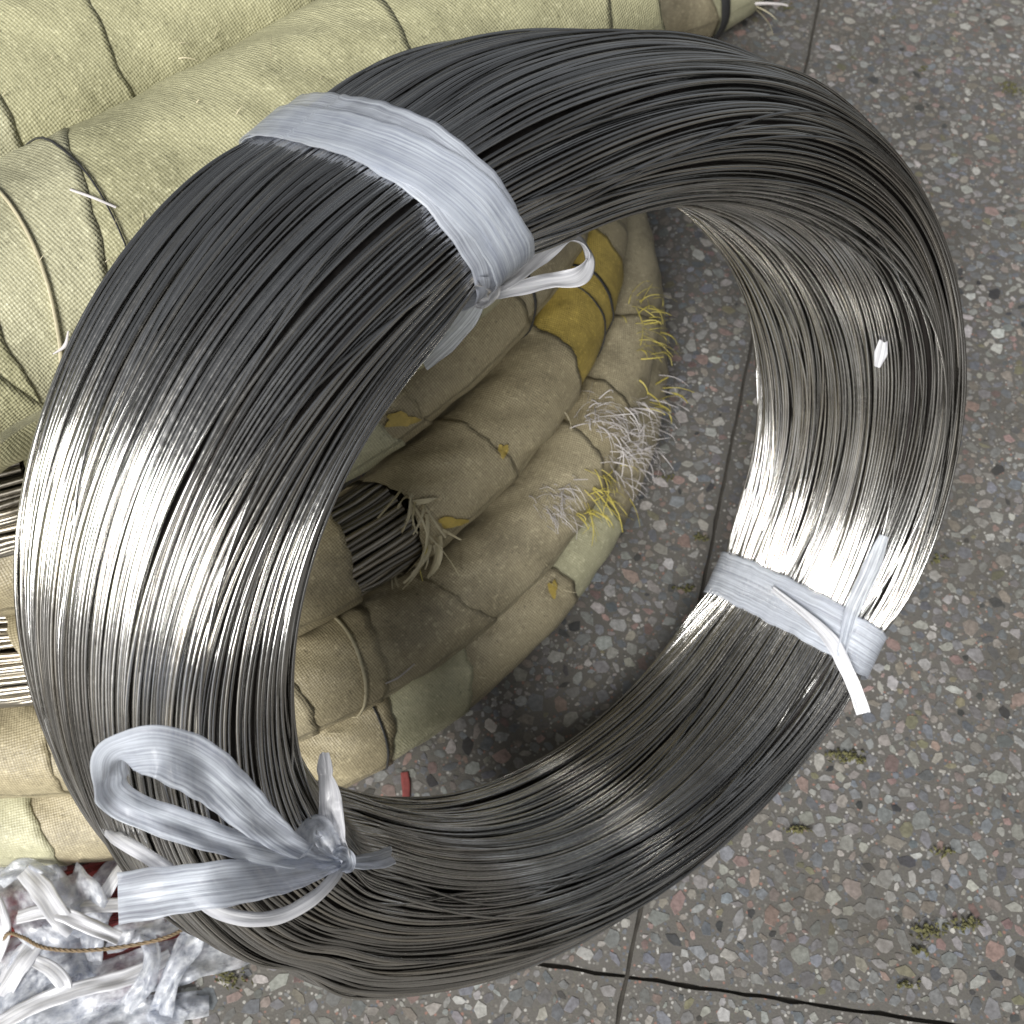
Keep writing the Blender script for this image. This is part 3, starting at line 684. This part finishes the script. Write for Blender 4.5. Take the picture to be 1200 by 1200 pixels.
patch(470, 492, 22, 10, M_bagY, rD, 1); patch(530, 612, 20, 7, M_bagY, rC, 2); patch(590, 528, 7, 9, M_bagY, rC, 3); patch(648, 690, 6, 12, M_bagY, rA, 4)

# ================================================================ SCRAPS ON THE FLOOR
def strip(pts, widths, mat, label, seed, name='plastic_strip', crumple=.00032, curl=.0002, cat='plastic strip', group='plastic strips in the scrap heap', twist=None, nL=60, nW=9):
    P = [fl(x, y, z) for x, y, z in pts]; mw = max(widths); widths = [max(q, mw*.8) for q in widths]
    return ribbon(name, P, widths, fold=.0019 if mat is M_film else .0004, wdir=np.array([0, 0, 1.]), mat=mat, nL=nL, nW=nW, crumple=crumple, curl=curl, seed=seed, twist=twist, label=label, cat=cat, group=group)
strip([(0, 1090, .004), (60, 1070, .006), (150, 1040, .005), (215, 1020, .004)], [.05, .06, .05, .02], M_redfilm, 'dark red plastic sheet lying under the clear strips', 50, 'red_plastic_sheet', cat='plastic sheet', group=None)
strip([(95, 1160, .006), (150, 1135, .008), (215, 1112, .006)], [.02, .035, .02], M_redfilm, 'dark red torn scrap above the long translucent strip', 51, 'red_plastic_scrap', cat='plastic scrap', group=None)
strip([(130, 1088, .022), (170, 1078, .024), (222, 1066, .022)], [.004, .007, .004], M_redfilm, 'thin bright red strip below the wide white bow tail', 52, 'red_plastic_scrap', cat='plastic scrap', group=None)
strip([(-30, 1195, .010), (60, 1172, .016), (130, 1150, .020), (210, 1127, .016), (262, 1112, .010), (300, 1098, .004)], [.034, .038, .030, .024, .020, .014], M_film, 'longest translucent strip running diagonally along the front of the heap', 53, nL=90)
strip([(60, 1205, .006), (130, 1188, .010), (190, 1182, .008), (245, 1175, .003)], [.022, .018, .014, .008], M_film, 'thin translucent strip at the very bottom of the heap', 54)
strip([(5, 1008, .020), (35, 1040, .034), (60, 1075, .036), (88, 1108, .024)], [.034, .046, .044, .036], M_film, 'big crumpled cloudy sheet at the upper left of the heap', 55, nL=70, nW=15, crumple=.0008)
strip([(70, 1030, .042), (92, 1058, .046), (112, 1085, .034)], [.030, .034, .026], M_film, 'square cut cloudy piece standing beside the big crumpled sheet', 56, crumple=.0006)
strip([(28, 1020, .052), (50, 1045, .056), (70, 1075, .054), (86, 1090, .045)], [.006, .015, .014, .006], M_whitefilm, 'bright white fold on top of the big crumpled sheet', 57)
strip([(120, 1035, .030), (112, 1075, .030), (108, 1115, .024), (94, 1165, .010)], [.014, .018, .016, .012], M_film, 'upright cloudy strip hanging across the middle of the heap', 58)
strip([(150, 1008, .040), (134, 1030, .044), (118, 1055, .038), (106, 1066, .034)], [.007, .009, .010, .009], M_whitefilm, 'narrow glossy white strip slanting up to the coil cord', 59)
strip([(82, 1066, .040), (110, 1062, .044), (146, 1060, .040)], [.008, .009, .010], M_whitefilm, 'short white strip crossing below the slanting one', 60)
strip([(126, 1106, .024), (160, 1092, .030), (200, 1082, .030), (236, 1078, .020)], [.012, .018, .018, .012], M_film, 'shiny clear strip under the wide white bow tail', 61)
strip([(236, 1082, .030), (222, 1105, .028), (205, 1135, .026), (195, 1165, .018), (185, 1200, .006)], [.014, .018, .012, .014, .018], M_film, 'bent clear strip lying over the right end of the long one', 62)
strip([(42, 1126, .034), (60, 1136, .038), (74, 1152, .034), (77, 1166, .026)], [.003, .010, .010, .004], M_whitefilm, 'small curled white shaving in the lower left of the heap', 63)
strip([(-12, 1045, .040), (-2, 1070, .042), (2, 1095, .038), (-6, 1125, .03)], [.008, .012, .012, .008], M_whitefilm, 'white strip cut off by the left edge of the photo', 64)
strip([(-20, 1180, .016), (20, 1140, .024), (50, 1120, .028), (90, 1108, .024), (120, 1112, .016)], [.040, .046, .040, .03, .02], M_film, 'broad grey cloudy sheet below the brown twine', 65, nL=70, nW=13, crumple=.0007)
strip([(0, 1165, .022), (22, 1128, .030), (40, 1105, .030)], [.014, .018, .014], M_whitefilm, 'short pale strip slanting at the left below the twine', 66, crumple=.002)
strip([(32, 998, .020), (50, 1008, .026), (72, 1022, .026)], [.010, .012, .010], M_film, 'small clear offcut at the top edge of the heap', 67)
strip([(175, 1180, .008), (195, 1192, .010), (215, 1200, .008)], [.016, .018, .016], M_film, 'crinkled clear scrap at the bottom edge beside the bent strip', 68, crumple=.0006)
strip([(110, 1040, .018), (128, 1020, .024), (146, 1003, .026)], [.012, .014, .012], M_film, 'clear strip parallel to the glossy slanting one', 69)
strip([(80, 1125, .020), (100, 1140, .020), (92, 1170, .012)], [.010, .014, .012], M_film, 'loose grey strip between the broad sheet and the long strip', 70)
strip([(-10, 1205, .024), (40, 1178, .030), (90, 1160, .032), (150, 1145, .028), (200, 1120, .022)], [.010, .012, .011, .012, .010], M_whitefilm, 'slender white strip lying along the top of the longest translucent one', 71, nL=80)
strip([(20, 1075, .050), (60, 1068, .054), (105, 1085, .050), (140, 1100, .042)], [.009, .010, .010, .009], M_whitefilm, 'pale flat strip just above the brown twine', 72)
strip([(150, 1180, .024), (170, 1150, .034), (178, 1120, .034), (172, 1095, .03)], [.012, .013, .012, .010], M_film, 'clear ribbon standing up between the long strip and the twine', 73)
strip([(0, 1030, .046), (30, 1018, .050), (64, 1032, .05)], [.012, .014, .010], M_film, 'clear folded offcut resting on the upper edge of the heap', 74)
# twine
tp = catmull([fl(x, y, z) for x, y, z in [(0, 1120, .020), (8, 1095, .040), (26, 1098, .046), (50, 1110, .046), (90, 1114, .044), (140, 1110, .042), (190, 1100, .044), (218, 1086, .042), (232, 1066, .038)]], 120)
ang = np.linspace(0, 2*PI, 6, endpoint=False); tg = unit(np.gradient(tp, axis=0)); c1 = unit(np.cross(tg, [0, 0, 1.])); c2 = np.cross(tg, c1); Vt, Ft = [], []
for st in range(3):
    ph = np.arange(120)*.9+st*2*PI/3
    cc = tp+.0007*(np.cos(ph)[:, None]*c1+np.sin(ph)[:, None]*c2)
    Vt.append((cc[:, None]+.0007*(np.cos(ang)[None, :, None]*c1[:, None]+np.sin(ang)[None, :, None]*c2[:, None])).reshape(-1, 3)); Ft.append(grid_faces(120, 6, False, True)+st*720)
obj('twine', np.concatenate(Vt), np.concatenate(Ft), M_twine, label='thin brown twisted twine curving over the plastic scrap heap', cat='twine')
# red paint stroke
pp = catmull([fl(474, 905, .0012), fl(476, 925, .0012), fl(475, 952, .0012)], 16)
ribbon('paint_mark', pp, [.006, .0065, .0055, .006], wdir=np.array([0, 0, 1.]), mat=M_redpaint, nL=16, nW=5, crumple=.0, thick=.0006, label='short red paint stroke on the floor inside the coil opening', cat='paint mark')
# moss and leaf crumbs on the terrazzo
V, F = [], []
for (mx, my, sx, sy, n) in [(985, 885, 26, 6, 60), (1000, 890, 16, 5, 40), (935, 972, 13, 5, 40), (1088, 1090, 22, 12, 80), (1135, 1084, 16, 9, 60), (1105, 1000, 16, 6, 30), (1075, 1115, 10, 6, 30), (1060, 1155, 16, 5, 30), (1190, 105, 14, 6, 70), (1085, 80, 8, 4, 20), (800, 690, 14, 6, 30), (820, 630, 12, 5, 30), (270, 1145, 22, 12, 60), (1180, 100, 10, 4, 30), (920, 8, 12, 6, 40), (780, 560, 12, 5, 26), (1095, 655, 12, 6, 26)]:
    for k in range(int(n*.7)):
        p = fl(mx+random.gauss(0, sx*.45), my+random.gauss(0, sy*.45), .001+random.random()*.002); a_ = random.uniform(0, 6.28); l = random.uniform(.0008, .003); wv = random.uniform(.0005, .0012); b0 = len(V)
        dx, dy = math.cos(a_), math.sin(a_); t1, t2 = random.uniform(0, .0015), random.uniform(0, .0015)
        V += [(p[0]-dx*l, p[1]-dy*l, p[2]), (p[0]-dy*wv, p[1]+dx*wv, p[2]+t1), (p[0]+dx*l, p[1]+dy*l, p[2]), (p[0]+dy*wv, p[1]-dx*wv, p[2]+t2), (p[0], p[1], p[2]-.0006)]
        F += [(b0, b0+1, b0+3), (b0+1, b0+2, b0+3), (b0, b0+3, b0+4), (b0+2, b0+1, b0+4)]
obj('moss', V, F, M_moss, smooth=False, kind='stuff', label='yellow green moss and leaf crumbs scattered on the terrazzo', cat='moss')
